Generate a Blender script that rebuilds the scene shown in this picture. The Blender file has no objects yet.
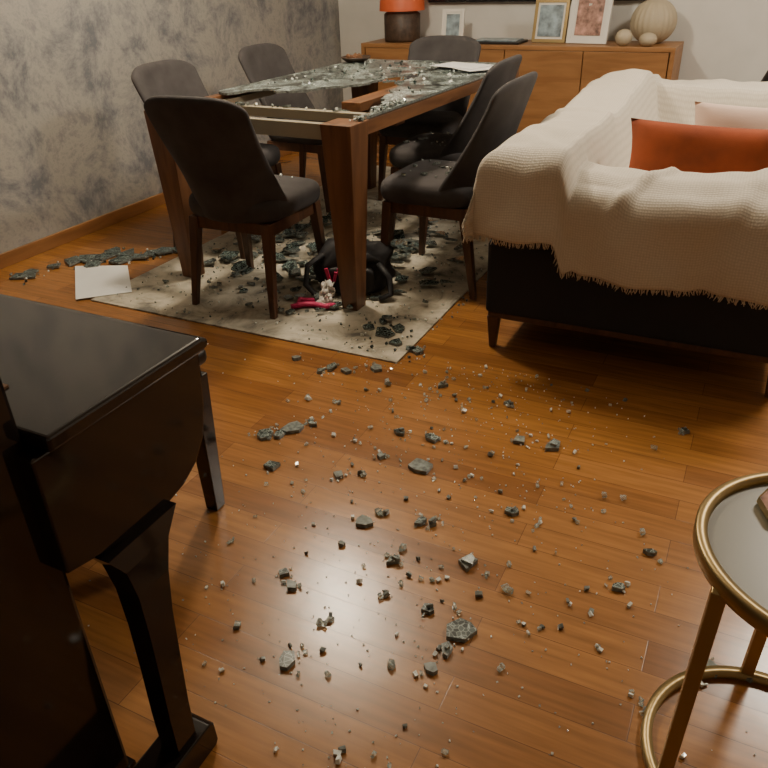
import bpy, bmesh, math, random
from mathutils import Matrix, Vector, noise, Euler
R=random.Random(7)
scn=bpy.context.scene
COL=bpy.context.collection

# ---------------------------------------------------------------- materials
def new_mat(name):
    m=bpy.data.materials.new(name); m.use_nodes=True
    nt=m.node_tree; b=nt.nodes["Principled BSDF"]
    return m,nt,b
def setp(b,**k):
    for a,v in k.items():
        b.inputs[a.replace('_',' ')].default_value=v
def simple(name,col,rough=.5,metal=0,bump=0,bscale=200,var=0,vscale=6,**k):
    m,nt,b=new_mat(name)
    setp(b,Base_Color=(*col,1),Roughness=rough,Metallic=metal)
    for a,v in k.items(): b.inputs[a.replace('_',' ')].default_value=v
    tc=nt.nodes.new('ShaderNodeTexCoord')
    n=nt.nodes.new('ShaderNodeTexNoise'); n.inputs['Scale'].default_value=vscale; n.inputs['Detail'].default_value=5
    nt.links.new(tc.outputs['Object'],n.inputs['Vector'])
    r=nt.nodes.new('ShaderNodeValToRGB')
    a=max(var,.04)
    r.color_ramp.elements[0].color=(*[c*(1-a) for c in col],1); r.color_ramp.elements[0].position=.3
    r.color_ramp.elements[1].color=(*[min(1,c*(1+a)) for c in col],1); r.color_ramp.elements[1].position=.7
    nt.links.new(n.outputs['Fac'],r.inputs['Fac']); nt.links.new(r.outputs['Color'],b.inputs['Base Color'])
    if bump:
        n2=nt.nodes.new('ShaderNodeTexNoise'); n2.inputs['Scale'].default_value=bscale
        nt.links.new(tc.outputs['Object'],n2.inputs['Vector'])
        bp=nt.nodes.new('ShaderNodeBump'); bp.inputs['Strength'].default_value=bump; bp.inputs['Distance'].default_value=.002
        nt.links.new(n2.outputs['Fac'],bp.inputs['Height']); nt.links.new(bp.outputs['Normal'],b.inputs['Normal'])
    return m
def clear_glass(name,col,tr=.85):
    m,nt,b=new_mat(name)
    setp(b,Base_Color=(*col,1),Roughness=.03,IOR=1.52); b.inputs['Transmission Weight'].default_value=tr
    return m
def wood(name,c1,c2,rough=.4,axis='Z',scale=6):
    m,nt,b=new_mat(name)
    tc=nt.nodes.new('ShaderNodeTexCoord'); mp=nt.nodes.new('ShaderNodeMapping')
    s={'X':(.12,1,1),'Y':(1,.12,1),'Z':(1,1,.12)}[axis]
    mp.inputs['Scale'].default_value=[q*scale for q in s]
    n=nt.nodes.new('ShaderNodeTexNoise'); n.inputs['Scale'].default_value=4; n.inputs['Detail'].default_value=8; n.inputs['Distortion'].default_value=.6
    r=nt.nodes.new('ShaderNodeValToRGB')
    r.color_ramp.elements[0].color=(*c1,1); r.color_ramp.elements[0].position=.32
    r.color_ramp.elements[1].color=(*c2,1); r.color_ramp.elements[1].position=.68
    L=nt.links.new
    L(tc.outputs['Object'],mp.inputs['Vector']);L(mp.outputs['Vector'],n.inputs['Vector']);L(n.outputs['Fac'],r.inputs['Fac']);L(r.outputs['Color'],b.inputs['Base Color'])
    setp(b,Roughness=rough)
    return m

def floor_mat():
    m,nt,b=new_mat('parquet')
    L=nt.links.new
    tc=nt.nodes.new('ShaderNodeTexCoord')
    br=nt.nodes.new('ShaderNodeTexBrick'); br.offset=.37; br.offset_frequency=2; br.squash=1
    br.inputs['Scale'].default_value=1; br.inputs['Brick Width'].default_value=.95; br.inputs['Row Height'].default_value=.088
    br.inputs['Mortar Size'].default_value=.0009; br.inputs['Mortar Smooth'].default_value=.3; br.inputs['Bias'].default_value=-.1
    br.inputs['Color1'].default_value=(.345,.150,.041,1); br.inputs['Color2'].default_value=(.215,.084,.023,1); br.inputs['Mortar'].default_value=(.11,.042,.014,1)
    L(tc.outputs['Object'],br.inputs['Vector'])
    mp=nt.nodes.new('ShaderNodeMapping'); mp.inputs['Scale'].default_value=(1.5,22,1); L(tc.outputs['Object'],mp.inputs['Vector'])
    n=nt.nodes.new('ShaderNodeTexNoise'); n.inputs['Scale'].default_value=3; n.inputs['Detail'].default_value=8; L(mp.outputs['Vector'],n.inputs['Vector'])
    mr=nt.nodes.new('ShaderNodeMapRange'); mr.inputs['From Min'].default_value=.25; mr.inputs['From Max'].default_value=.75; mr.inputs['To Min'].default_value=.70; mr.inputs['To Max'].default_value=1.25
    L(n.outputs['Fac'],mr.inputs['Value'])
    mx=nt.nodes.new('ShaderNodeVectorMath'); mx.operation='SCALE'
    L(br.outputs['Color'],mx.inputs[0]); L(mr.outputs['Result'],mx.inputs['Scale']); L(mx.outputs['Vector'],b.inputs['Base Color'])
    n3=nt.nodes.new('ShaderNodeTexNoise'); n3.inputs['Scale'].default_value=2.5; L(tc.outputs['Object'],n3.inputs['Vector'])
    m3=nt.nodes.new('ShaderNodeMapRange'); m3.inputs['To Min'].default_value=.18; m3.inputs['To Max'].default_value=.29; L(n3.outputs['Fac'],m3.inputs['Value']); L(m3.outputs['Result'],b.inputs['Roughness'])
    n4=nt.nodes.new('ShaderNodeTexNoise'); n4.inputs['Scale'].default_value=9; L(tc.outputs['Object'],n4.inputs['Vector'])
    bp=nt.nodes.new('ShaderNodeBump'); bp.inputs['Strength'].default_value=.15; bp.inputs['Distance'].default_value=.001; bp.invert=True
    b2=nt.nodes.new('ShaderNodeBump'); b2.inputs['Strength'].default_value=.25; b2.inputs['Distance'].default_value=.002
    L(n4.outputs['Fac'],b2.inputs['Height']); L(b2.outputs['Normal'],bp.inputs['Normal'])
    L(br.outputs['Fac'],bp.inputs['Height']); L(bp.outputs['Normal'],b.inputs['Normal'])
    return m
def mottled(name,sc,stops,rough,dist=.3,detail=12,nr=.78):
    m,nt,b=new_mat(name)
    L=nt.links.new
    tc=nt.nodes.new('ShaderNodeTexCoord')
    n=nt.nodes.new('ShaderNodeTexNoise'); n.inputs['Scale'].default_value=sc; n.inputs['Detail'].default_value=detail; n.inputs['Roughness'].default_value=nr; n.inputs['Distortion'].default_value=dist
    L(tc.outputs['Object'],n.inputs['Vector'])
    r=nt.nodes.new('ShaderNodeValToRGB'); e=r.color_ramp.elements
    e[0].position=stops[0][0]; e[0].color=(*stops[0][1],1); e[1].position=stops[-1][0]; e[1].color=(*stops[-1][1],1)
    for p,c in stops[1:-1]:
        x=e.new(p); x.color=(*c,1)
    L(n.outputs['Fac'],r.inputs['Fac']); L(r.outputs['Color'],b.inputs['Base Color']); setp(b,Roughness=rough)
    return m
def crackle_mat(name,base,edge,scale,lw=.05,rough=.2,big=0):
    m,nt,b=new_mat(name); L=nt.links.new
    tc=nt.nodes.new('ShaderNodeTexCoord')
    v=nt.nodes.new('ShaderNodeTexVoronoi'); v.feature='DISTANCE_TO_EDGE'; v.inputs['Scale'].default_value=scale
    L(tc.outputs['Object'],v.inputs['Vector'])
    r=nt.nodes.new('ShaderNodeValToRGB'); e=r.color_ramp.elements
    e[0].position=0; e[0].color=(*edge,1); e[1].position=lw; e[1].color=(*base,1)
    L(v.outputs['Distance'],r.inputs['Fac'])
    v2=nt.nodes.new('ShaderNodeTexVoronoi'); v2.inputs['Scale'].default_value=scale; L(tc.outputs['Object'],v2.inputs['Vector'])
    mr=nt.nodes.new('ShaderNodeMapRange'); mr.inputs['To Min'].default_value=.35; mr.inputs['To Max'].default_value=1.9
    sp=nt.nodes.new('ShaderNodeSeparateColor'); L(v2.outputs['Color'],sp.inputs['Color']); L(sp.outputs['Red'],mr.inputs['Value'])
    mx=nt.nodes.new('ShaderNodeVectorMath'); mx.operation='SCALE'; L(r.outputs['Color'],mx.inputs[0]); L(mr.outputs['Result'],mx.inputs['Scale'])
    last=mx.outputs['Vector']
    if big:
        v3=nt.nodes.new('ShaderNodeTexVoronoi'); v3.feature='DISTANCE_TO_EDGE'; v3.inputs['Scale'].default_value=big
        wn=nt.nodes.new('ShaderNodeTexNoise'); wn.inputs['Scale'].default_value=6; L(tc.outputs['Object'],wn.inputs['Vector'])
        ad=nt.nodes.new('ShaderNodeVectorMath'); ad.operation='MULTIPLY_ADD'; ad.inputs[1].default_value=(.25,.25,.25); L(wn.outputs['Color'],ad.inputs[0]); L(tc.outputs['Object'],ad.inputs[2]); L(ad.outputs['Vector'],v3.inputs['Vector'])
        m4=nt.nodes.new('ShaderNodeMapRange'); m4.inputs['From Max'].default_value=.09; m4.inputs['To Min'].default_value=.06; m4.inputs['To Max'].default_value=1; L(v3.outputs['Distance'],m4.inputs['Value'])
        n5=nt.nodes.new('ShaderNodeTexNoise'); n5.inputs['Scale'].default_value=5; n5.inputs['Detail'].default_value=4; L(tc.outputs['Object'],n5.inputs['Vector'])
        m5=nt.nodes.new('ShaderNodeMapRange'); m5.inputs['From Min'].default_value=.38; m5.inputs['From Max'].default_value=.62; m5.inputs['To Min'].default_value=.35; m5.inputs['To Max'].default_value=1.15; L(n5.outputs['Fac'],m5.inputs['Value'])
        mm=nt.nodes.new('ShaderNodeMath'); mm.operation='MULTIPLY'; L(m4.outputs['Result'],mm.inputs[0]); L(m5.outputs['Result'],mm.inputs[1])
        mx2=nt.nodes.new('ShaderNodeVectorMath'); mx2.operation='SCALE'; L(last,mx2.inputs[0]); L(mm.outputs['Value'],mx2.inputs['Scale']); last=mx2.outputs['Vector']
        bp=nt.nodes.new('ShaderNodeBump'); bp.inputs['Strength'].default_value=1; bp.inputs['Distance'].default_value=.006
        L(sp.outputs['Green'],bp.inputs['Height']); L(bp.outputs['Normal'],b.inputs['Normal'])
    L(last,b.inputs['Base Color']); setp(b,Roughness=rough)
    return m
def throw_mat():
    m,nt,b=new_mat('waffle_throw'); L=nt.links.new
    setp(b,Roughness=.95)
    uv=nt.nodes.new('ShaderNodeUVMap')
    ck=nt.nodes.new('ShaderNodeTexVoronoi'); ck.inputs['Scale'].default_value=115; ck.inputs['Randomness'].default_value=.2; L(uv.outputs['UV'],ck.inputs['Vector'])
    bp=nt.nodes.new('ShaderNodeBump'); bp.inputs['Strength'].default_value=.55; bp.inputs['Distance'].default_value=.003
    L(ck.outputs['Distance'],bp.inputs['Height']); L(bp.outputs['Normal'],b.inputs['Normal'])
    r=nt.nodes.new('ShaderNodeValToRGB'); e=r.color_ramp.elements
    e[0].color=(.68,.62,.52,1); e[1].color=(.50,.445,.36,1); e[1].position=.8
    L(ck.outputs['Distance'],r.inputs['Fac']); L(r.outputs['Color'],b.inputs['Base Color'])
    return m
def emis(name,col,s):
    m,nt,b=new_mat(name); setp(b,Base_Color=(*col,1)); b.inputs['Emission Color'].default_value=(*col,1); b.inputs['Emission Strength'].default_value=s
    return m

M=dict(
 floor=floor_mat(),
 wallp=mottled('distressed_wallpaper',3.6,[(.38,(.135,.14,.16)),(.46,(.235,.235,.235)),(.54,(.345,.33,.30)),(.62,(.215,.213,.22))],.6),
 rug=mottled('distressed_rug',6,[(.34,(.15,.14,.12)),(.46,(.38,.345,.27)),(.60,(.54,.49,.39))],.95,.9,9,.7),
 wall=simple('painted_wall',(.66,.65,.61),.8,bump=.1,bscale=80),
 ceil=simple('ceiling_paint',(.72,.71,.67),.9),
 walnut=wood('walnut',(.10,.042,.019),(.20,.090,.040),.4),
 walnutY=wood('walnut_side',(.12,.050,.022),(.25,.112,.048),.35,'Y'),
 legdark=wood('dark_walnut',(.055,.024,.013),(.12,.053,.026),.4),
 oak=wood('oak',(.24,.110,.038),(.36,.175,.064),.45,'X',5),
 skirt=wood('skirting_wood',(.22,.10,.035),(.32,.15,.055),.4,'Y'),
 suede=simple('grey_suede',(.052,.047,.048),.9,bump=.25,bscale=300,var=.28,vscale=9),
 rail=simple('beige_rail',(.34,.30,.22),.4),
 glass=crackle_mat('crazed_glass',(.050,.068,.066),(.60,.68,.64),62,.13,.28,4.0),
 plate=crackle_mat('dark_glass_plate',(.022,.033,.031),(.20,.25,.235),75,.09,.10),
 shard=crackle_mat('dark_tempered_glass',(.060,.074,.069),(.28,.32,.30),90,.09,.10),
 shardlt=simple('glass_edge_green',(.19,.21,.195),.10,var=.5,vscale=70),
 crumb=simple('glass_crumb_sparkle',(.78,.80,.74),.06,var=.2,vscale=120),  # near-white colour paints in the white sparkle of glass bits
 clear=clear_glass('clear_glass',(.88,.97,.93),.8),
 sofa=simple('charcoal_fabric',(.022,.023,.027),.95,bump=.3,bscale=400),
 throw=throw_mat(), fringe=simple('fringe_yarn',(.60,.53,.42),.95),
 pink=simple('blush_fabric',(.68,.50,.40),.95,bump=.2,bscale=250),
 orange=simple('burnt_orange_velvet',(.26,.048,.009),.85,bump=.2,bscale=250,var=.28,vscale=7),
 black=simple('piano_lacquer',(.014,.010,.009),.09),
 blackm=simple('black_satin',(.012,.010,.010),.4),
 felt=simple('brown_felt',(.16,.075,.03),.7),
 gold=simple('brushed_brass',(.34,.245,.11),.38,metal=.8),
 top=simple('smoked_glass_top',(.20,.185,.135),.35),
 paper=simple('paper',(.72,.72,.70),.7),
 shade=emis('lamp_shade_orange',(.55,.10,.03),.10),
 bronze=simple('dark_bronze',(.06,.035,.022),.5,bump=.8,bscale=40,var=.4,vscale=40),
 ceramic=simple('sand_ceramic',(.44,.37,.26),.6,bump=.3,bscale=60),
 screen=simple('tv_black',(.01,.01,.012),.15),
 photo1=simple('photo_print_blue',(.25,.32,.36),.3,var=.6,vscale=18),
 photo2=simple('photo_print_red',(.40,.22,.17),.3,var=.7,vscale=22),
 white=simple('white_frame',(.75,.72,.66),.4),
 pinkt=simple('hot_pink',(.62,.03,.14),.6),
 tissue=simple('white_tissue',(.68,.64,.58),.8),
 lampw=emis('lamp_glass',(1,.86,.66),2.0),
 bag=simple('black_nylon',(.012,.011,.013),.6,bump=.4,bscale=60),
)

# ---------------------------------------------------------------- builder
class B:
    def __init__(s): s.bm=bmesh.new(); s.mats=[]
    def mi(s,k):
        m=M[k]
        if m not in s.mats: s.mats.append(m)
        return s.mats.index(m)
    def add(s,verts,faces,k,mtx=None,smooth=False):
        i=s.mi(k); vs=[s.bm.verts.new(mtx@Vector(v) if mtx else Vector(v)) for v in verts]
        for f in faces:
            try: fc=s.bm.faces.new([vs[j] for j in f]); fc.material_index=i; fc.smooth=smooth
            except ValueError: pass
    def merge(s,b2,k,mtx=None,smooth=False):
        b2.verts.ensure_lookup_table(); b2.verts.index_update()
        s.add([v.co.copy() for v in b2.verts],[[v.index for v in f.verts] for f in b2.faces],k,mtx,smooth); b2.free()
    def box(s,c,d,k,bev=0,rot=None,seg=2,smooth=None):
        b2=bmesh.new(); bmesh.ops.create_cube(b2,size=1)
        for v in b2.verts: v.co=Vector((v.co.x*d[0],v.co.y*d[1],v.co.z*d[2]))
        if bev: bmesh.ops.bevel(b2,geom=list(b2.edges),offset=bev,segments=seg,affect='EDGES',profile=.5)
        m=Matrix.Translation(c)
        if rot: m=m@Euler(rot).to_matrix().to_4x4()
        s.merge(b2,k,m,smooth if smooth is not None else bool(bev and seg>2))
    def lathe(s,prof,c,k,seg=32,smooth=True,rib=0,ribn=0):
        vs=[];fs=[];n=len(prof)
        for j in range(seg):
            a=2*math.pi*j/seg
            for r,z in prof:
                rr=r*(1+rib*math.cos(ribn*a)); vs.append((c[0]+rr*math.cos(a),c[1]+rr*math.sin(a),c[2]+z))
        for j in range(seg):
            j2=(j+1)%seg
            for i in range(n-1): fs.append((j*n+i,j2*n+i,j2*n+i+1,j*n+i+1))
        s.add(vs,fs,k,None,smooth)
    def strut(s,p0,p1,a0,a1,k,b0=None,b1=None,bev=.0):
        b0=b0 or a0;b1=b1 or a1
        vs=[]
        for p,a,b in((p0,a0,b0),(p1,a1,b1)):
            for sx,sy in((-1,-1),(1,-1),(1,1),(-1,1)): vs.append((p[0]+sx*a/2,p[1]+sy*b/2,p[2]))
        b2=bmesh.new(); v=[b2.verts.new(q) for q in vs]
        for f in((3,2,1,0),(4,5,6,7),(0,1,5,4),(1,2,6,5),(2,3,7,6),(3,0,4,7)): b2.faces.new([v[i] for i in f])
        bmesh.ops.recalc_face_normals(b2,faces=b2.faces)
        if bev: bmesh.ops.bevel(b2,geom=list(b2.edges),offset=bev,segments=2,affect='EDGES',profile=.5)
        s.merge(b2,k)
    def tube(s,pts,r,k,seg=10,closed=False,flat=1):
        n=len(pts);vs=[];fs=[]
        for i,p in enumerate(pts):
            p=Vector(p)
            q=Vector(pts[(i+1)%n] if (closed or i<n-1) else pts[i]); o=Vector(pts[i-1] if (closed or i>0) else pts[i])
            t=(q-o).normalized(); up=Vector((0,0,1)) if abs(t.z)<.9 else Vector((1,0,0))
            a=t.cross(up).normalized(); b=a.cross(t)
            rr=r[i] if isinstance(r,(list,tuple)) else r
            for j in range(seg):
                an=2*math.pi*j/seg; vs.append(p+a*rr*math.cos(an)*flat+b*rr*math.sin(an))
        for i in range(n if closed else n-1):
            i2=(i+1)%n
            for j in range(seg): fs.append((i*seg+j,i*seg+(j+1)%seg,i2*seg+(j+1)%seg,i2*seg+j))
        if not closed: fs+= [tuple(range(seg))[::-1],tuple((n-1)*seg+j for j in range(seg))]
        s.add(vs,fs,k,None,True)
    def prism(s,poly,z0,z1,k,mtx=None,bev=0,side=None):
        b2=bmesh.new(); n=len(poly)
        a=[b2.verts.new((x,y,z0)) for x,y in poly]; b=[b2.verts.new((x,y,z1)) for x,y in poly]
        b2.faces.new(a[::-1]); b2.faces.new(b)
        if side:
            s.add([(x,y,z0) for x,y in poly]+[(x,y,z1) for x,y in poly],[(i,(i+1)%n,n+(i+1)%n,n+i) for i in range(n)],side,mtx)
        else:
            for i in range(n): b2.faces.new((a[i],a[(i+1)%n],b[(i+1)%n],b[i]))
            bmesh.ops.recalc_face_normals(b2,faces=b2.faces)
        if bev: bmesh.ops.bevel(b2,geom=list(b2.edges),offset=bev,segments=3,affect='EDGES',profile=.5)
        s.merge(b2,k,mtx)
    def grid(s,fn,nu,nv,k,smooth=True,closed=False,mtx=None):
        vs=[fn(i/(nu),j/(nv)) for i in range(nu+1) for j in range(nv+1)]
        fs=[(i*(nv+1)+j,(i+1)*(nv+1)+j,(i+1)*(nv+1)+j+1,i*(nv+1)+j+1) for i in range(nu) for j in range(nv)]
        s.add(vs,fs,k,mtx,smooth)
    def obj(s,name,parent=None,loc=None,rotz=0):
        me=bpy.data.meshes.new(name)
        s.bm.to_mesh(me); s.bm.free()
        for m in s.mats: me.materials.append(m)
        o=bpy.data.objects.new(name,me); COL.objects.link(o)
        if parent: o.parent=parent
        if loc: o.location=loc
        o.rotation_euler.z=rotz
        return o
def empty(name):
    e=bpy.data.objects.new(name,None); COL.objects.link(e); e.empty_display_size=.1; return e

# ---------------------------------------------------------------- room
XL,XR,YN,YF,H=-3.37,3.2,-1.6,6.0,2.65
b=B(); b.box(((XL+XR)/2,(YN+YF)/2,-.05),(XR-XL,YF-YN,.1),'floor'); b.obj('floor')
b=B(); b.box(((XL+XR)/2,(YN+YF)/2,H+.05),(XR-XL,YF-YN,.1),'ceil'); b.obj('ceiling')
b=B(); b.box((XL-.05,(YN+YF)/2,H/2),(.1,YF-YN,H),'wallp'); b.obj('wall_left')
b=B(); b.box((XR+.05,(YN+YF)/2,H/2),(.1,YF-YN,H),'wall'); b.obj('wall_right')
b=B(); b.box(((XL+XR)/2,YF+.05,H/2),(XR-XL+.2,.1,H),'wall'); b.obj('wall_back')
b=B(); b.box(((XL+XR)/2,YN-.05,H/2),(XR-XL+.2,.1,H),'wall'); b.obj('wall_front')
b=B(); b.box((XL+.0085,(YN+YF)/2,.035),(.017,YF-YN,.07),'skirt',.003); b.obj('baseboard_left')
b=B(); b.box(((XL+XR)/2+.01,YF-.0085,.035),(XR-XL-.03,.017,.07),'skirt',.003); b.obj('baseboard_back')

b=B(); b.box(((-2.60-1.05)/2,(2.17+4.9)/2,.0035),(1.55,2.73,.007),'rug',.002); b.obj('area_rug')
RZ=.007

# ---------------------------------------------------------------- dining table (turned a little clockwise)
PIV=Matrix.Translation((-1.44,2.56,0)); TROT=PIV@Matrix.Rotation(math.radians(-2.5),4,'Z')@PIV.inverted()
TX0,TX1,TY0,TY1,TH=-2.42,-1.37,2.49,4.36,.78
b=B()
for x,y in((TX0+.07,TY0+.07),(TX1-.07,TY0+.07),(TX0+.07,TY1-.07),(TX1-.07,TY1-.07)):
    b.strut((x,y,RZ),(x,y,TH-.002),.075,.138,'walnut',bev=.003)
for x in(TX0+.03,TX1-.03):
    b.box((x,(TY0+TY1)/2,TH-.03),(.05,TY1-TY0-.26,.055),'walnutY',.003)
b.box(((TX0+TX1)/2,TY1-.03,TH-.03),(TX1-TX0-.27,.05,.055),'walnut',.003)
b.box(((TX0+TX1)/2,TY0+.035,TH-.035),(TX1-TX0-.27,.03,.06),'rail',.003)
b.box(((TX0+TX1)/2,TY0+.30,TH-.03),(TX1-TX0-.10,.035,.04),'rail',.002)
b.box(((TX0+TX1)/2,TY0+.50,TH-.07),(TX1-TX0-.10,.08,.03),'walnutY',.002)
b.box(((TX0+TX1)/2+.15,TY0+1.2,TH-.05),(.10,TY1-TY0-.72,.04),'walnutY',.002)
for x in(TX0+.075,TX1-.075):
    b.box((x,(TY0+TY1)/2,TH-.035),(.03,TY1-TY0-.24,.03),'rail',.002)
b.obj('dining_table').matrix_world=TROT
def rag(pts,amp=.022,sub=3):
    out=[]
    for (x0,y0),(x1,y1) in zip(pts,pts[1:]):
        for q in range(sub):
            f=q/sub; out.append((x0+(x1-x0)*f+(R.uniform(-amp,amp) if q else 0),y0+(y1-y0)*f+(R.uniform(-amp,amp) if q else 0)))
    out.append(pts[-1]); return out
JL=rag([(TX0+.005,3.00),(TX0+.10,2.94),(TX0+.17,3.10),(TX0+.26,3.16),(TX0+.30,3.06),(TX0+.38,3.10),(TX0+.44,3.26),(TX0+.53,3.30),(TX0+.58,3.42),(TX0+.60,3.56),(TX0+.56,3.68),(TX0+.64,3.80),(TX0+.66,3.95),(TX0+.67,4.12)])+[(TX0+.72,TY1-.005)]
JR=[(TX0+.735,TY1-.005)]+rag([(TX0+.705,4.12),(TX0+.715,3.95),(TX0+.69,3.80),(TX0+.74,3.66),(TX0+.70,3.50),(TX0+.78,3.42),(TX0+.80,3.26),(TX0+.86,3.20),(TX0+.88,3.05),(TX0+.93,2.98),(TX0+.97,2.86),(TX1-.06,2.74)],.014)+[(TX1-.02,2.68),(TX1-.005,2.62)]
b=B(); b.prism([(TX0+.005,TY1-.005)]+JL,TH,TH+.010,'glass',side='shardlt')
b.prism(JR+[(TX1-.005,TY1-.005)],TH+.001,TH+.011,'glass',side='shardlt')
def dice(b,x,y,z,s_,k):
    e=Euler((R.uniform(-.5,.5),R.uniform(-.5,.5),R.uniform(0,6.3))).to_matrix(); vs=[]
    f=R.uniform(.5,.9)
    for q in((-1,-1,-1),(1,-1,-1),(1,1,-1),(-1,1,-1),(-1,-1,1),(1,-1,1),(1,1,1),(-1,1,1)):
        vs.append(Vector((x,y,z+s_*.42))+e@Vector((q[0]*R.uniform(.6,1.1),q[1]*R.uniform(.5,1)*f,q[2]*R.uniform(.45,.75)))*s_*.5)
    b.add(vs,[(3,2,1,0),(4,5,6,7),(0,1,5,4),(1,2,6,5),(2,3,7,6),(3,0,4,7)],k)
def shardp(b,x,y,z,sz,k,th=.009,tilt=.1,nmin=3,nmax=6,emin=.45,side='shardlt'):
    n=R.randint(nmin,nmax); a0=R.uniform(0,6.3); el=R.uniform(emin,1)
    pl=[]
    for q in range(n):
        a=a0+2*math.pi*(q+R.uniform(-.28,.28))/n; r_=sz/2*R.uniform(.65,1.15); pl.append((r_*math.cos(a),r_*math.sin(a)*el))
    mt2=Matrix.Translation((x,y,z))@Euler((R.gauss(0,tilt),R.gauss(0,tilt),R.uniform(0,6))).to_matrix().to_4x4()
    b.prism(pl,0,th,k,mt2,side=side)
for i in range(240):
    edge_=i<75
    x=R.uniform(TX1-.055,TX1-.008) if edge_ else R.uniform(TX0+.06,TX1-.05); y=R.uniform(2.56,3.0) if edge_ else R.uniform(3.20,4.25)
    if not edge_ and TX0+.42<x<TX0+.86 and y<3.45: continue
    z=TH-.002 if edge_ and y<2.70 else TH+.011
    dice(b,x,y,z,R.uniform(.008,.020),R.choice(['crumb','shardlt','clear','plate']))
# loose pieces lying on the exposed rails
for x in [TX0+.1+.06*q for q in range(14)]:
    if R.random()<.7: dice(b,x+R.uniform(-.02,.02),TY0+.30,TH-.010,R.uniform(.01,.022),R.choice(['crumb','shardlt','plate']))
for x,y in((TX0+.12,TY0+.31),(TX0+.30,TY0+.30),(TX0+.55,TY0+.31),(TX0+.80,TY0+.30),(TX0+.45,TY0+.50),(TX0+.7,TY0+.5)):
    shardp(b,x,y,TH-.008 if y<TY0+.4 else TH-.053,R.uniform(.05,.10),'plate',tilt=.05)
for i in range(22): shardp(b,R.uniform(TX0+.1,TX1-.12),R.uniform(3.45,4.2),TH+.012,R.uniform(.04,.12),R.choice(['glass','plate','shard']),tilt=.03)
b.obj('shattered_glass_tabletop').matrix_world=TROT
b=B(); b.box((-1.46,4.02,TH+.0245),(.20,.29,.002),'paper',rot=(0,0,.9)); b.box((-1.53,4.06,TH+.0275),(.20,.29,.002),'paper',rot=(0,0,1.25)); b.obj('paper_sheets')
b=B(); b.lathe([(.0,.0),(.055,.0),(.085,.020),(.09,.03),(.083,.027),(.05,.010),(0,.010)],(-2.27,4.22,TH+.012),'bronze')
for i in range(9):
    a=R.uniform(0,6.28); r=R.uniform(0,.05); b.box((-2.27+r*math.cos(a),4.22+r*math.sin(a),TH+.040),(.035,.028,.022),'felt' if i%2 else 'walnut',.006,rot=(R.random(),R.random(),R.random()))
b.obj('snack_bowl')

# ---------------------------------------------------------------- dining chairs
def chair_meshes():
    out={}
    b=B()
    def mid(u,v,off):
        hw=.222+.024*v
        top=.90-.040*abs(u)**5-.01*u*u
        z=.385+(top-.385)*v
        wrap=.05+.15*(1-v)**1.6
        y=-.20-.150*v**1.1+wrap*abs(u)**2.6
        x=u*hw*(1-.03*abs(u))
        nx=-u*1.0*wrap*2/ .25; n=Vector((nx,1,.12)).normalized()
        th=.026*(1-.35*abs(u)**4)*(1-.25*v)
        return Vector((x,y,z))+n*off*th
    nu,nv=18,12
    vs=[];fs=[]
    for side in(1,-1):
        for i in range(nu+1):
            for j in range(nv+1): vs.append(mid(-1+2*i/nu,j/nv,side))
    K=(nu+1)*(nv+1); idx=lambda s_,i,j:s_*K+i*(nv+1)+j
    for i in range(nu):
        for j in range(nv):
            fs.append((idx(0,i,j),idx(0,i,j+1),idx(0,i+1,j+1),idx(0,i+1,j)))
            fs.append((idx(1,i,j),idx(1,i+1,j),idx(1,i+1,j+1),idx(1,i,j+1)))
    for i in range(nu):
        fs.append((idx(0,i,nv),idx(1,i,nv),idx(1,i+1,nv),idx(0,i+1,nv)))
        fs.append((idx(0,i,0),idx(0,i+1,0),idx(1,i+1,0),idx(1,i,0)))
    for j in range(nv):
        fs.append((idx(0,0,j),idx(1,0,j),idx(1,0,j+1),idx(0,0,j+1)))
        fs.append((idx(0,nu,j),idx(0,nu,j+1),idx(1,nu,j+1),idx(1,nu,j)))
    b.add(vs,fs,'suede',None,True)
    out['backrest']=b
    b=B(); N=40
    def ring(sc,z):
        r=[]
        for i in range(N):
            a=2*math.pi*i/N; c,s_=math.cos(a),math.sin(a); e=.38
            x=.235*abs(c)**e*(1 if c>0 else -1); y=.225*abs(s_)**e*(1 if s_>0 else -1)
            x*=1+.06*(y/.225); r.append((x*sc,y*sc+.01,z))
        return r
    prof=[(.80,.385),(.93,.39),(.985,.41),(1,.435),(.99,.46),(.95,.477),(.85,.487),(.6,.492),(.3,.494)]
    vs=[];fs=[]
    for sc,z in prof: vs+=ring(sc,z)
    for k in range(len(prof)-1):
        for i in range(N): fs.append((k*N+i,k*N+(i+1)%N,(k+1)*N+(i+1)%N,(k+1)*N+i))
    fs.append(tuple(range(N))[::-1]); fs.append(tuple((len(prof)-1)*N+i for i in range(N)))
    b.add(vs,fs,'suede',None,True)
    out['seat']=b
    b=B()
    for sx in(-1,1):
        b.strut((sx*.205,-.235,0),(sx*.18,-.17,.39),.026,.045,'legdark',bev=.003)
        b.strut((sx*.215,.215,0),(sx*.195,.18,.39),.026,.045,'legdark',bev=.003)
    b.box((0,-.17,.365),(.36,.03,.05),'legdark',.003); b.box((0,.18,.365),(.38,.03,.05),'legdark',.003)
    for sx in(-1,1): b.box((sx*.19,0,.365),(.03,.36,.05),'legdark',.003)
    out['leg_frame']=b
    return out
parts=chair_meshes(); cm={}
for k,bb in parts.items():
    o=bb.obj('tmp_'+k)
    cm[k]=o.data; cm[k].name='chair_'+k; bpy.data.objects.remove(o)
def chair(x,y,rz,z=RZ):
    e=empty('dining_chair'); e.location=(x,y,z); e.rotation_euler.z=rz
    for k,me in cm.items():
        o=bpy.data.objects.new(k,me); COL.objects.link(o); o.parent=e
        if k!='leg_frame':
            sb=o.modifiers.new('sub','SUBSURF'); sb.levels=1; sb.render_levels=2
    return e
h=math.pi/2
chair(-1.91,2.555,0.02)
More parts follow.
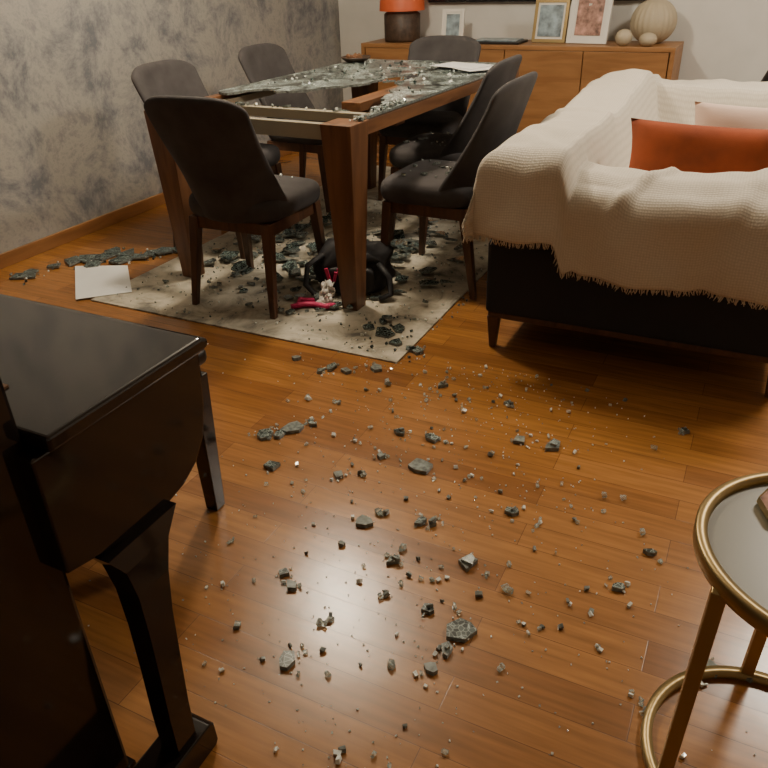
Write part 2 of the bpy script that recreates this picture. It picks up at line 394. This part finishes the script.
chair(-2.47,3.10,-h)
chair(-2.46,3.96,-h)
chair(-1.85,4.30,math.pi)
chair(-1.22,3.05,h-.03)
chair(-1.46,3.63,h)
# glass crumbs that fell on two seats
b=B()
for (cx_,cy_,n_) in((-1.26,3.05,26),(-1.48,3.63,22),(-1.91,2.60,12)):
    for i in range(n_):
        x=cx_+R.uniform(-.15,.15); y=cy_+R.uniform(-.15,.15)
        if R.random()<.35: shardp(b,x,y,RZ+.494,R.uniform(.02,.06),R.choice(['plate','shard']),.008,.03)
        else: dice(b,x,y,RZ+.494,R.uniform(.006,.014),R.choice(['crumb','clear','shardlt']))
SEATGLASS=b

# ---------------------------------------------------------------- sideboard + objects
SX0,SX1,SY0,SY1=-2.92,-.60,5.52,5.96
b=B()
b.box(((SX0+SX1)/2,(SY0+SY1)/2,.755),(SX1-SX0,SY1-SY0,.03),'oak',.003)
for x in(SX0+.015,SX1-.015): b.box((x,(SY0+SY1)/2,.44),(.03,SY1-SY0,.60),'oak',.002)
b.box(((SX0+SX1)/2,(SY0+SY1)/2,.155),(SX1-SX0-.06,SY1-SY0,.03),'oak',.002)
b.box(((SX0+SX1)/2,SY1-.01,.45),(SX1-SX0-.06,.012,.57),'oak')
w=(SX1-SX0-.07)/4
for i in range(4):
    xc=SX0+.035+w*(i+.5); b.box((xc,SY0+.012,.455),(w-.006,.02,.565),'oak',.002)
for x in(SX0+.15,SX1-.15):
    for y in(SY0+.06,SY1-.06): b.strut((x,y,0),(x,y,.14),.03,.045,'legdark',bev=.003)
b.obj('sideboard')
ST=.77
b=B(); b.lathe([(0,0),(.135,0),(.14,.02),(.14,.19),(.12,.205),(.02,.21),(.015,.26)],(-2.66,5.73,ST+.001),'bronze'); 
b.lathe([(.175,.215),(.155,.45),(.150,.45),(.170,.215)],(-2.66,5.73,ST),'shade'); b.obj('table_lamp')
def frame(name,x,y,w_,h_,rim,fk,pk,rz=0):
    b=B(); t=-.18
    mt=Matrix.Translation((x,y,ST+.003))@Euler((t,0,rz)).to_matrix().to_4x4()
    def bx(c,d,k,bev=0):
        b2=bmesh.new(); bmesh.ops.create_cube(b2,size=1)
        for v in b2.verts: v.co=Vector((v.co.x*d[0]+c[0],v.co.y*d[1]+c[1],v.co.z*d[2]+c[2]))
        b.merge(b2,k,mt)
    bx((-w_/2+rim/2,0,h_/2),(rim,.02,h_),fk);bx((w_/2-rim/2,0,h_/2),(rim,.02,h_),fk)
    bx((0,0,rim/2),(w_-2*rim,.02,rim),fk);bx((0,0,h_-rim/2),(w_-2*rim,.02,rim),fk)
    bx((0,.002,h_/2),(w_-2*rim,.01,h_-2*rim),'white'); m_=rim*1.2
    bx((0,-.005,h_/2),(w_-2*rim-2*m_*.6,.006,h_-2*rim-2*m_*.6),pk)
    b.strut((x,y+.14,ST),(x,y+.04,ST+h_*.7),.03,.02,fk)
    return b.obj(name)
frame('photo_frame',-2.24,5.72,.17,.22,.02,'white','photo1',.1)
frame('photo_frame',-1.50,5.72,.25,.28,.022,'gold','photo1',-.1)
frame('photo_frame',-1.22,5.68,.29,.36,.03,'white','photo2',-.15)
b=B(); b.box((-1.86,5.68,ST+.009),(.38,.24,.016),'blackm',.004); b.box((-1.86,5.68,ST+.022),(.32,.20,.008),'photo1',.002); b.obj('magazine_tray')
def orb(prof_r,x,y,sq,name,rib=.0):
    b=B(); pr=[]
    n=16
    for i in range(n+1):
        a=-math.pi/2+.35+(math.pi-.6)*i/n; pr.append((prof_r*math.cos(a),prof_r*sq*(math.sin(a)+math.sin(math.pi/2-.35))))
    pr=[(0,0)]+pr+[(pr[-1][0]*.7,pr[-1][1]-.01),(0,pr[-1][1]-.03)]
    b.lathe(pr,(x,y,ST+.001),'ceramic',96,rib=rib,ribn=24); return b.obj(name)
orb(.150,-.80,5.79,.95,'round_vase',.02)
orb(.056,-.95,5.59,.95,'small_vase'); orb(.058,-.79,5.575,.75,'small_vase')
b=B(); b.box((-1.7,YF-.025,1.5),(1.68,.045,.95),'screen',.005); b.box((-1.7,YF-.052,1.5),(1.62,.008,.89),'screen'); b.obj('television')
b=B(); b.lathe([(0,0),(.10,0),(.14,.15),(.15,.35),(.10,.55),(.055,.66),(.06,.74),(.075,.78),(.065,.78),(.05,.72)],(.03,5.62,0),'blackm'); b.obj('floor_vase')

# ---------------------------------------------------------------- sofa
X0,X1,Y0,Y1=-.80,.24,2.42,4.42
b=B()
b.box(((X0+X1)/2,(Y0+Y1)/2,.29),(X1-X0,Y1-Y0,.28),'sofa',.015)
b.box(((X0+X1)/2,Y0+.105,.49),(X1-X0,.20,.26),'sofa',.04,seg=4)
b.box(((X0+X1)/2,Y1-.115,.49),(X1-X0,.20,.28),'sofa',.04,seg=4)
b.box((X0+.115,(Y0+Y1)/2,.54),(.22,Y1-Y0,.32),'sofa',.04,seg=4)
b.box(((X0+.25+X1)/2,(Y0+Y1)/2,.42),(X1-X0-.25,Y1-Y0-.46,.06),'sofa',.02)
b.box(((X0+X1)/2,(Y0+Y1)/2,.140),(X1-X0-.02,Y1-Y0-.02,.022),'legdark',.003)
for x in(X0+.03,X1-.04):
    for y in(Y0+.03,Y1-.04):
        b.strut((x,y,0),(x,y,.135),.024,.045,'legdark',bev=.003)
b.obj('sofa')
def sst(a,b_,x):
    t=max(0,min(1,(x-a)/(b_-a))); return t*t*(3-2*t)
def Htop(x,y):
    back=1-sst(X0+.24,X0+.33,x); arm=1-sst(Y0+.20,Y0+.29,y); farm=sst(Y1-.29,Y1-.20,y)
    hz=.485+.02*math.sin(5*x)*math.sin(4*y)
    hb=.745+.012*math.sin(5*y+1); ha=.68+.012*math.sin(6*x)
    ha-=.035*sst(Y0+.10,Y0,y)
    z=hz; z=max(z,hz+(ha-hz)*arm,hz+(.715-hz)*farm)
    bb=hz+(hb-hz)*back
    k=.05; hh=max(0,min(1,.5+.5*(bb-z)/k)); z=z*(1-hh)+bb*hh+k*hh*(1-hh)
    return z
rr=.07
def edge(s_):
    if s_<=0: return 0,0
    a=min(s_/rr,math.pi/2); return rr*math.sin(a), rr*(1-math.cos(a))+max(0,s_-rr*math.pi/2)
U0,U1,V0,V1=X0+rr-.020-.27,X1+.01,Y0+rr-.035-.325,Y1+.02
b=B()
NU,NV=150,230
def cloth(fu,fv):
    p=U0+(U1-U0)*fu; q=V0+(V1-V0)*fv
    ex=X0+rr-.020; ey=Y0+rr-.035
    sx=ex-p; sy=ey-q
    if sx>0: sx*= .45+.55*(1-sst(2.3,4.2,q))
    ox,dx=edge(sx); oy,dy=edge(sy)
    x=(ex-ox) if sx>0 else p; y=(ey-oy) if sy>0 else q
    z=Htop(max(x,X0+.02),max(y,Y0+.02))
    d=max(dx,dy)+.05*min(dx,dy)
    c=min(dx,dy)
    x-=c*.06 if sx>0 else 0; y-=c*.14 if sy>0 else 0
    if dy>0: y-=min(dy,.25)*(.07+.08*math.sin(15*p+1.2+2*q)+.055*math.sin(7.3*p))*1.0
    if dx>0: x-=min(dx,.25)*(.05+.05*math.sin(15*q)+.03*math.sin(6*q+1))
    nz=noise.noise(Vector((p*4,q*4,0)))*.014+noise.noise(Vector((p*11,q*9,3)))*.011
    z+=nz-d
    z+=.020*math.exp(-((p+.30-.5*(q-2.5))/.022)**2)+.014*math.exp(-((p-.02-.25*(q-2.5))/.03)**2)+.012*math.exp(-((q-3.4+.6*p)/.04)**2)+.016*math.exp(-((q-2.9+.5*p)/.03)**2)*(1-sst(X0+.2,X0+.3,x))
    z+=.05*math.exp(-(((x+.62)/.13)**2+((y-4.05)/.2)**2))
    y+=noise.noise(Vector((p*6,q*6,7)))*.014*(1 if dy>0 else 0)
    return (x,y,z)
b.grid(cloth,NU,NV,'throw')
o=b.obj('sofa_throw'); me=o.data
uvl=me.uv_layers.new(name='UVMap')
for poly_ in me.polygons:
    for li in poly_.loop_indices:
        vi=me.loops[li].vertex_index; i,j=divmod(vi,NV+1); uvl.data[li].uv=((U1-U0)*i/NU,(V1-V0)*j/NV)
sd=o.modifiers.new('solid','SOLIDIFY'); sd.thickness=.007; sd.offset=1
b=B()
def strand(p,dirx,diry,L):
    p=Vector(p); w1=R.uniform(-.006,.006); pts=[p+Vector((0,0,.004)),p+Vector((w1*(1 if diry else 0)+dirx*.003,w1*(1 if dirx else 0)+diry*.003,-L*.5)),p+Vector((2*w1*(1 if diry else 0)+dirx*.003,2*w1*(1 if dirx else 0)+diry*.003,-L))]
    b.tube(pts,[.0020,.0018,.0010],'fringe',4)
n=260
for i in range(n+1):
    strand(cloth(i/n,0),0,-1,R.uniform(.012,.024))
for i in range(170):
    strand(cloth(0,i/170),-1,0,R.uniform(.012,.022))
fo=b.obj('fringe',parent=o)
def pillow(name,c,w_,h_,t_,k,rx,rz):
    b=B(); n=22
    for sgn in(1,-1):
        def fn(a,c_):
            u=a*2-1; v=c_*2-1
            e=(1-u**4)**.5*(1-v**4)**.5
            x=u*w_/2*(1-.07*(1-v*v)*abs(u)); y=v*h_/2*(1-.09*(1-u*u)*abs(v))
            wr=.006*noise.noise(Vector((x*9,y*9,sgn*3)))*e
            return (x,y,sgn*t_/2*e**.8+wr)
        b.grid(fn,n,n,k)
    o=b.obj(name); o.matrix_world=Matrix.Translation(c)@Euler((0,0,rz)).to_matrix().to_4x4()@Euler((rx,0,0)).to_matrix().to_4x4()
    return o
pillow('orange_cushion',(-.07,2.815,.645),.72,.31,.15,'orange',math.radians(72),-.02)
pillow('blush_cushion',(.06,3.05,.665),.60,.34,.13,'pink',math.radians(66),.03)

# ---------------------------------------------------------------- piano
PX0,PX1=-2.30,-.82
b=B()
b.box(((PX0+PX1)/2,.24,.62),(PX1-PX0,.56,1.20),'black',.008)
b.box(((PX0+PX1)/2,.25,1.235),(PX1-PX0+.03,.60,.03),'black',.008)
side=[(.50,.53),(.58,.512),(.64,.500),(.70,.500),(.76,.512),(.80,.535),(.83,.575),(.845,.63),(.855,.735),(.50,.735)]
mt=Matrix(((0,0,1,0),(1,0,0,0),(0,1,0,0),(0,0,0,1)))
for x in(PX0-.01,PX1-.025): b.prism(side,x,x+.055,'black',mt,.004)
b.box(((PX0+PX1)/2,.68,.60),(PX1-PX0-.06,.32,.10),'black',.005)
b.box(((PX0+PX1)/2,.835,.66),(PX1-PX0-.06,.02,.10),'black',.003)
b.prism([(.522,.737),(.848,.737),(.862,.741),(.868,.750),(.862,.759),(.848,.764),(.522,.764)],PX0-.01,PX1+.045,'black',mt,.006)
b.box(((PX0+PX1)/2-.06,.595,.7655),(PX1-PX0-.12,.010,.004),'felt')
for x,sx in((PX0+.02,-1),(PX1+.065,1)):
    S=[(.065,.573,.046,.042,.014),(.16,.577,.048,.043,.010),(.26,.588,.052,.044,.002),(.35,.603,.058,.046,-.012),(.42,.618,.072,.050,-.026),(.47,.630,.100,.053,-.038),(.506,.640,.160,.054,-.048)]
    for (za,ya,ba,aa,xa),(zb,yb,bb_,ab,xb) in zip(S,S[1:]):
        b.strut((x+xa*sx,ya,za),(x+xb*sx,yb,zb+.0005),aa,ab,'black',ba,bb_)
    b.prism([(.40,0.0),(.63,0.0),(.638,.01),(.636,.060),(.625,.068),(.40,.068)],x-.030,x+.045,'black',mt,.004)
b.box(((PX0+PX1)/2,.50,.01),(PX1-PX0,.06,.02),'black')
b.obj('upright_piano')
b=B()
b.box((-1.56,1.09,.465),(.86,.335,.045),'blackm',.018,seg=4)
b.box((-1.56,1.09,.415),(.82,.30,.06),'black',.003)
for x in(-1.92,-1.16):
    for y in(.96,1.215): b.strut((x,y,0),(x,y,.42),.038,.055,'black',bev=.003)
b.obj('piano_bench')

# ---------------------------------------------------------------- round side table
cx,cy,r,zt=.24,1.03,.205,.50
b=B()
b.lathe([(r-.014,zt-.012),(r+.004,zt-.014),(r+.006,zt-.008),(r+.006,zt+.012),(r+.002,zt+.016),(r-.012,zt+.014),(r-.014,zt+.004),(r-.014,zt-.012)],(cx,cy,0),'gold',72)
b.lathe([(0,zt-.008),(r-.013,zt-.008),(r-.013,zt+.003),(0,zt+.003)],(cx,cy,0),'top',64,False)
b.lathe([(r-.014,0),(r+.004,0),(r+.006,.004),(r+.006,.016),(r-.014,.016),(r-.014,0)],(cx-.010,cy-.010,0),'gold',72)
for dg in (100,218,330):
    a=math.radians(dg); x,y=cx+(r-.001)*math.cos(a),cy+(r-.001)*math.sin(a)
    b.strut((x-.010,y-.010,.012),(x,y,zt-.008),.023,.023,'gold',bev=.002)
b.obj('round_side_table')
b=B(); b.lathe([(0,0),(.05,0),(.056,.006),(.056,.014),(.04,.018),(0,.018)],(.175,1.12,zt+.004),'photo2',8,False); b.lathe([(.052,.0),(.060,.004),(.058,.016),(.052,.010)],(.175,1.12,zt+.004),'gold',8,False); b.obj('agate_coaster')

# ---------------------------------------------------------------- floor items
b=B(); b.prism([(-3.00,2.46),(-2.75,2.57),(-2.48,2.31),(-2.66,2.14)],0,0.0025,'paper',Matrix.Translation((0,0,RZ+.001))); b.obj('paper_sheet')
# floor positions of the individual pieces: x,y (cm), size (mm)
F="""-71,161,77;-44,129,65;-75,132,48;-61,127,26;-61,122,38;-61,138,37;-58,139,37;-38,108,58;-39,102,35;-40,96,30;-47,111,32;-69,85,43;-80,104,34;-84,107,30;-68,97,21;-66,99,18;-40,152,38;-38,187,61;-48,186,44;-83,208,44;-102,229,60;-110,210,52;-126,204,60;-119,204,42
-112,143,60;-123,157,60;-119,158,42;-117,163,72;-113,168,42;-91,147,34;-84,161,28;-84,175,38;-74,176,48;-72,137,25;-111,183,18;-85,151,22;-32,124,26;-9,136,34;-4,151,34;-7,158,24;-3,211,28;-10,198,26;12,120,48;20,121,20;-14,170,24;-38,120,22;-59,110,20;-48,94,18;-76,122,22;-85,89,18;-142,205,32;-122,181,24;-128,200,34;-101,201,26;-105,229,42;-48,70,20;-50,120,16;-1,108,14;-9,116,14;-27,102,16;-26,116,14;-22,117,14;2,105,14;-103,112,15;-85,77,14;-54,175,20;-95,165,16;-69,176,16;-56,162,16;-32,151,16;-18,126,15;-13,125,15;-24,156,16;-19,169,26;-37,166,16;-58,205,28;-70,195,20;-23,223,20"""
P2="-120,237,130;-116,243,80;-128,239,66;-112,231,80;-125,246,60;-313,227,150;-316,232,90;-307,252,140;-297,263,170;-303,258,130;-284,263,150;-293,252,110;-277,276,120;-310,242,100;-288,270,160;-272,280,130;-265,286,100;-278,268,120;-297,270,120"
def rd(F): return [(float(a)/100,float(c)/100,float(d)/1000) for a,c,d in (s.split(',') for s in F.replace('\n',';').split(';'))]
G=empty('broken_glass_debris')
SEATGLASS.obj('seat_fragments',parent=G)
def onrug(x,y): return -2.60<x<-1.05 and 2.17<y<4.9
b=B()
for x,y,w in rd(F):
    z0=RZ if onrug(x,y) else 0
    if w>.026:
        shardp(b,x,y,z0,w*1.15,R.choice(['shard','shard','shardlt']),.012,.0,4,6,.6)
        for q in range(R.randint(2,6)):
            dice(b,x+R.uniform(-1,1)*w*.9,y+R.uniform(-1,1)*w*.9,z0,R.uniform(.006,.013),R.choice(['crumb','clear','clear']))
        if w<.08 and R.random()<.5:
            shardp(b,x+.003,y,z0+.013,w*.6,R.choice(['shardlt','clear']),.008,.15)
    else:
        for q in range(R.randint(1,3)): dice(b,x+R.uniform(-.012,.012)*q,y+R.uniform(-.012,.012)*q,z0,w*.8,R.choice(['shardlt','crumb','clear','clear']))
b.obj('chunks',parent=G)
b=B()
for i in range(1150):
    t=R.random()**1.15
    y=2.28-t*1.75; x=R.gauss(-.80+.32*t,.30+.12*t)
    if x>.95 or x<-1.9 or (x<-.62 and y<.70) or y<.5: continue
    z=RZ if onrug(x,y) else 0
    big_=R.random()<.13
    dice(b,x,y,z,R.uniform(.009,.015) if big_ else R.uniform(.002,.0055),R.choice(['clear','clear','crumb','shardlt']) if big_ else R.choice(['clear','crumb','crumb']))
for i in range(900):
    x=R.uniform(-2.55,-1.0); y=R.uniform(2.2,4.0)
    dice(b,x,y,RZ if onrug(x,y) else 0,R.uniform(.004,.013),R.choice(['crumb','shardlt','plate','clear']))
b.obj('crumbs',parent=G)
b=B()
for i,(x,y,w) in enumerate(rd(P2)):
    shardp(b,x,y,(RZ if onrug(x,y) else 0)+.0006*i,w,'plate',.009,0,4,7,.6)
    for q in range(4): dice(b,x+R.uniform(-.08,.08),y+R.uniform(-.08,.08),RZ if onrug(x,y) else 0,R.uniform(.008,.016),R.choice(['crumb','shardlt','plate']))
for i in range(230):
    x=R.gauss(-1.85,.34); y=R.gauss(3.0,.38)
    if not(-2.5<x<-1.1 and 2.38<y<4.2): continue
    sz=R.uniform(.03,.13)*(1.1 if y>2.7 else .55)
    shardp(b,x,y,RZ+R.uniform(0,.02)+sz*.05,sz,R.choice(['plate','plate','plate','shard']),.009,.14)
b.obj('shard_pile',parent=G)
# backpack, slumped
BX,BY=-1.53,2.75
BM=Matrix.Translation((BX,BY,RZ))@Matrix.Rotation(math.radians(18),4,'Z')
b=B()
c_=lambda q,e:math.copysign(abs(q)**e,q)
def bagf(u,v):
    th=2*math.pi*u; ph=math.pi*(v-.5)
    x=.165*c_(math.cos(th),.45)*c_(math.cos(ph),.4); y=.085*c_(math.sin(th),.5)*c_(math.cos(ph),.4); z=.115+.115*c_(math.sin(ph),.55)
    z-=.035*sst(-.02,.16,x)*(z/.21)
    nn=noise.noise(Vector((x*11,y*11,z*11)))*.035+noise.noise(Vector((x*28,y*28,z*28)))*.012
    return (x+nn,y+nn*.8,max(0,z+nn*.5*(z/.1 if z<.1 else 1)))
b.grid(bagf,64,40,'bag',mtx=BM)
def pockf(u,v):
    th=2*math.pi*u; ph=math.pi*(v-.5)
    return (.115*c_(math.cos(th),.45)*c_(math.cos(ph),.4)-.01,-.085+.03*c_(math.sin(th),.6)*c_(math.cos(ph),.4),.075+.062*c_(math.sin(ph),.5))
b.grid(pockf,40,24,'bag',mtx=BM)
def tb(pts,r,k,flat=1): b.tube([BM@Vector(p) for p in pts],r,k,8,flat=flat)
tb([(-.13,-.07,.185),(-.19,-.12,.15),(-.20,-.14,.07),(-.15,-.14,.012),(-.08,-.15,.012)],.010,'bag',1.8)
tb([(.12,-.07,.15),(.17,-.11,.10),(.18,-.13,.03),(.13,-.15,.012)],.010,'bag',1.8)
tb([(-.05,-.02,.21),(-.03,-.03,.255),(.02,-.03,.255),(.04,-.02,.20)],.008,'bag')
for q,(px_,pz,hh) in enumerate(((-.100,.105,.07),(-.070,.10,.045),(-.045,.105,.07),(-.020,.09,.04))):
    m_=BM@Matrix.Translation((px_,-.119,pz))@Euler((0,.25 if q%2 else -.25,0)).to_matrix().to_4x4()
    b2=bmesh.new(); bmesh.ops.create_cube(b2,size=1)
    for v in b2.verts: v.co=Vector((v.co.x*.014,v.co.y*.010,v.co.z*hh))
    b.merge(b2,'pinkt',m_)
b.obj('backpack')
b=B()
rx,ry=.02,.13
P=lambda L:[(x+rx,y+ry,z+RZ) for x,y,z in L]
b.tube(P([(-1.70,2.30,.012),(-1.66,2.34,.016),(-1.62,2.36,.014),(-1.56,2.35,.018),(-1.53,2.39,.012)]),.011,'pinkt',6,flat=1.3); b.tube(P([(-1.68,2.33,.012),(-1.70,2.37,.02),(-1.64,2.40,.012)]),.010,'pinkt',6,flat=1.4); b.obj('pink_ribbon')
b=B()
def tis(u,v):
    x=(u-.5)*.08*(1-.3*v)+.03*noise.noise(Vector((u*4,v*4,0))); y=(v-.5)*.07+.03*noise.noise(Vector((u*3,v*5,2))); return (-1.565+x,2.535+y,RZ+.010+.08*v*v+.035*abs(noise.noise(Vector((u*5,v*5,5)))))
b.grid(tis,16,16,'tissue'); o=b.obj('tissue_paper'); sd=o.modifiers.new('s','SOLIDIFY'); sd.thickness=.003

# ---------------------------------------------------------------- lamps & lights
b=B(); b.lathe([(0,-.02),(.16,-.02),(.22,-.045),(.22,-.07),(.14,-.105),(0,-.115)],(-1.9,3.0,H+.02),'lampw'); o=b.obj('ceiling_lamp')
def light(name,typ,loc,e,col,size):
    l=bpy.data.lights.new(name,typ); l.energy=e; l.color=col
    if typ=='POINT': l.shadow_soft_size=size
    else: l.shape='DISK'; l.size=size
    o=bpy.data.objects.new(name,l); COL.objects.link(o); o.location=loc; return o
light('pendant_light','POINT',(-1.88,2.96,2.36),125,(1,.86,.66),.11)
light('living_fill','AREA',(.9,3.8,2.60),85,(1,.90,.74),.7)  # added soft fill without a fixture, lifts the back wall
w=bpy.data.worlds.new('World'); scn.world=w; w.use_nodes=True
w.node_tree.nodes['Background'].inputs['Color'].default_value=(.5,.45,.38,1); w.node_tree.nodes['Background'].inputs['Strength'].default_value=.15

# ---------------------------------------------------------------- camera (hand-held, pitched ~30 deg down, slight roll)
AX=Vector((2.278,-.499,1)).normalized();AY=Vector((.569,.594,-1)).normalized();AZ=AX.cross(AY)
c=bpy.data.cameras.new("camera");co=bpy.data.objects.new("camera",c);COL.objects.link(co)
co.matrix_world=Matrix(((*AX,0),(*AY,0),(*AZ,1.3),(0,0,0,1)))
c.sensor_width=36;c.lens=731/768*36; c.clip_start=.02
scn.camera=co
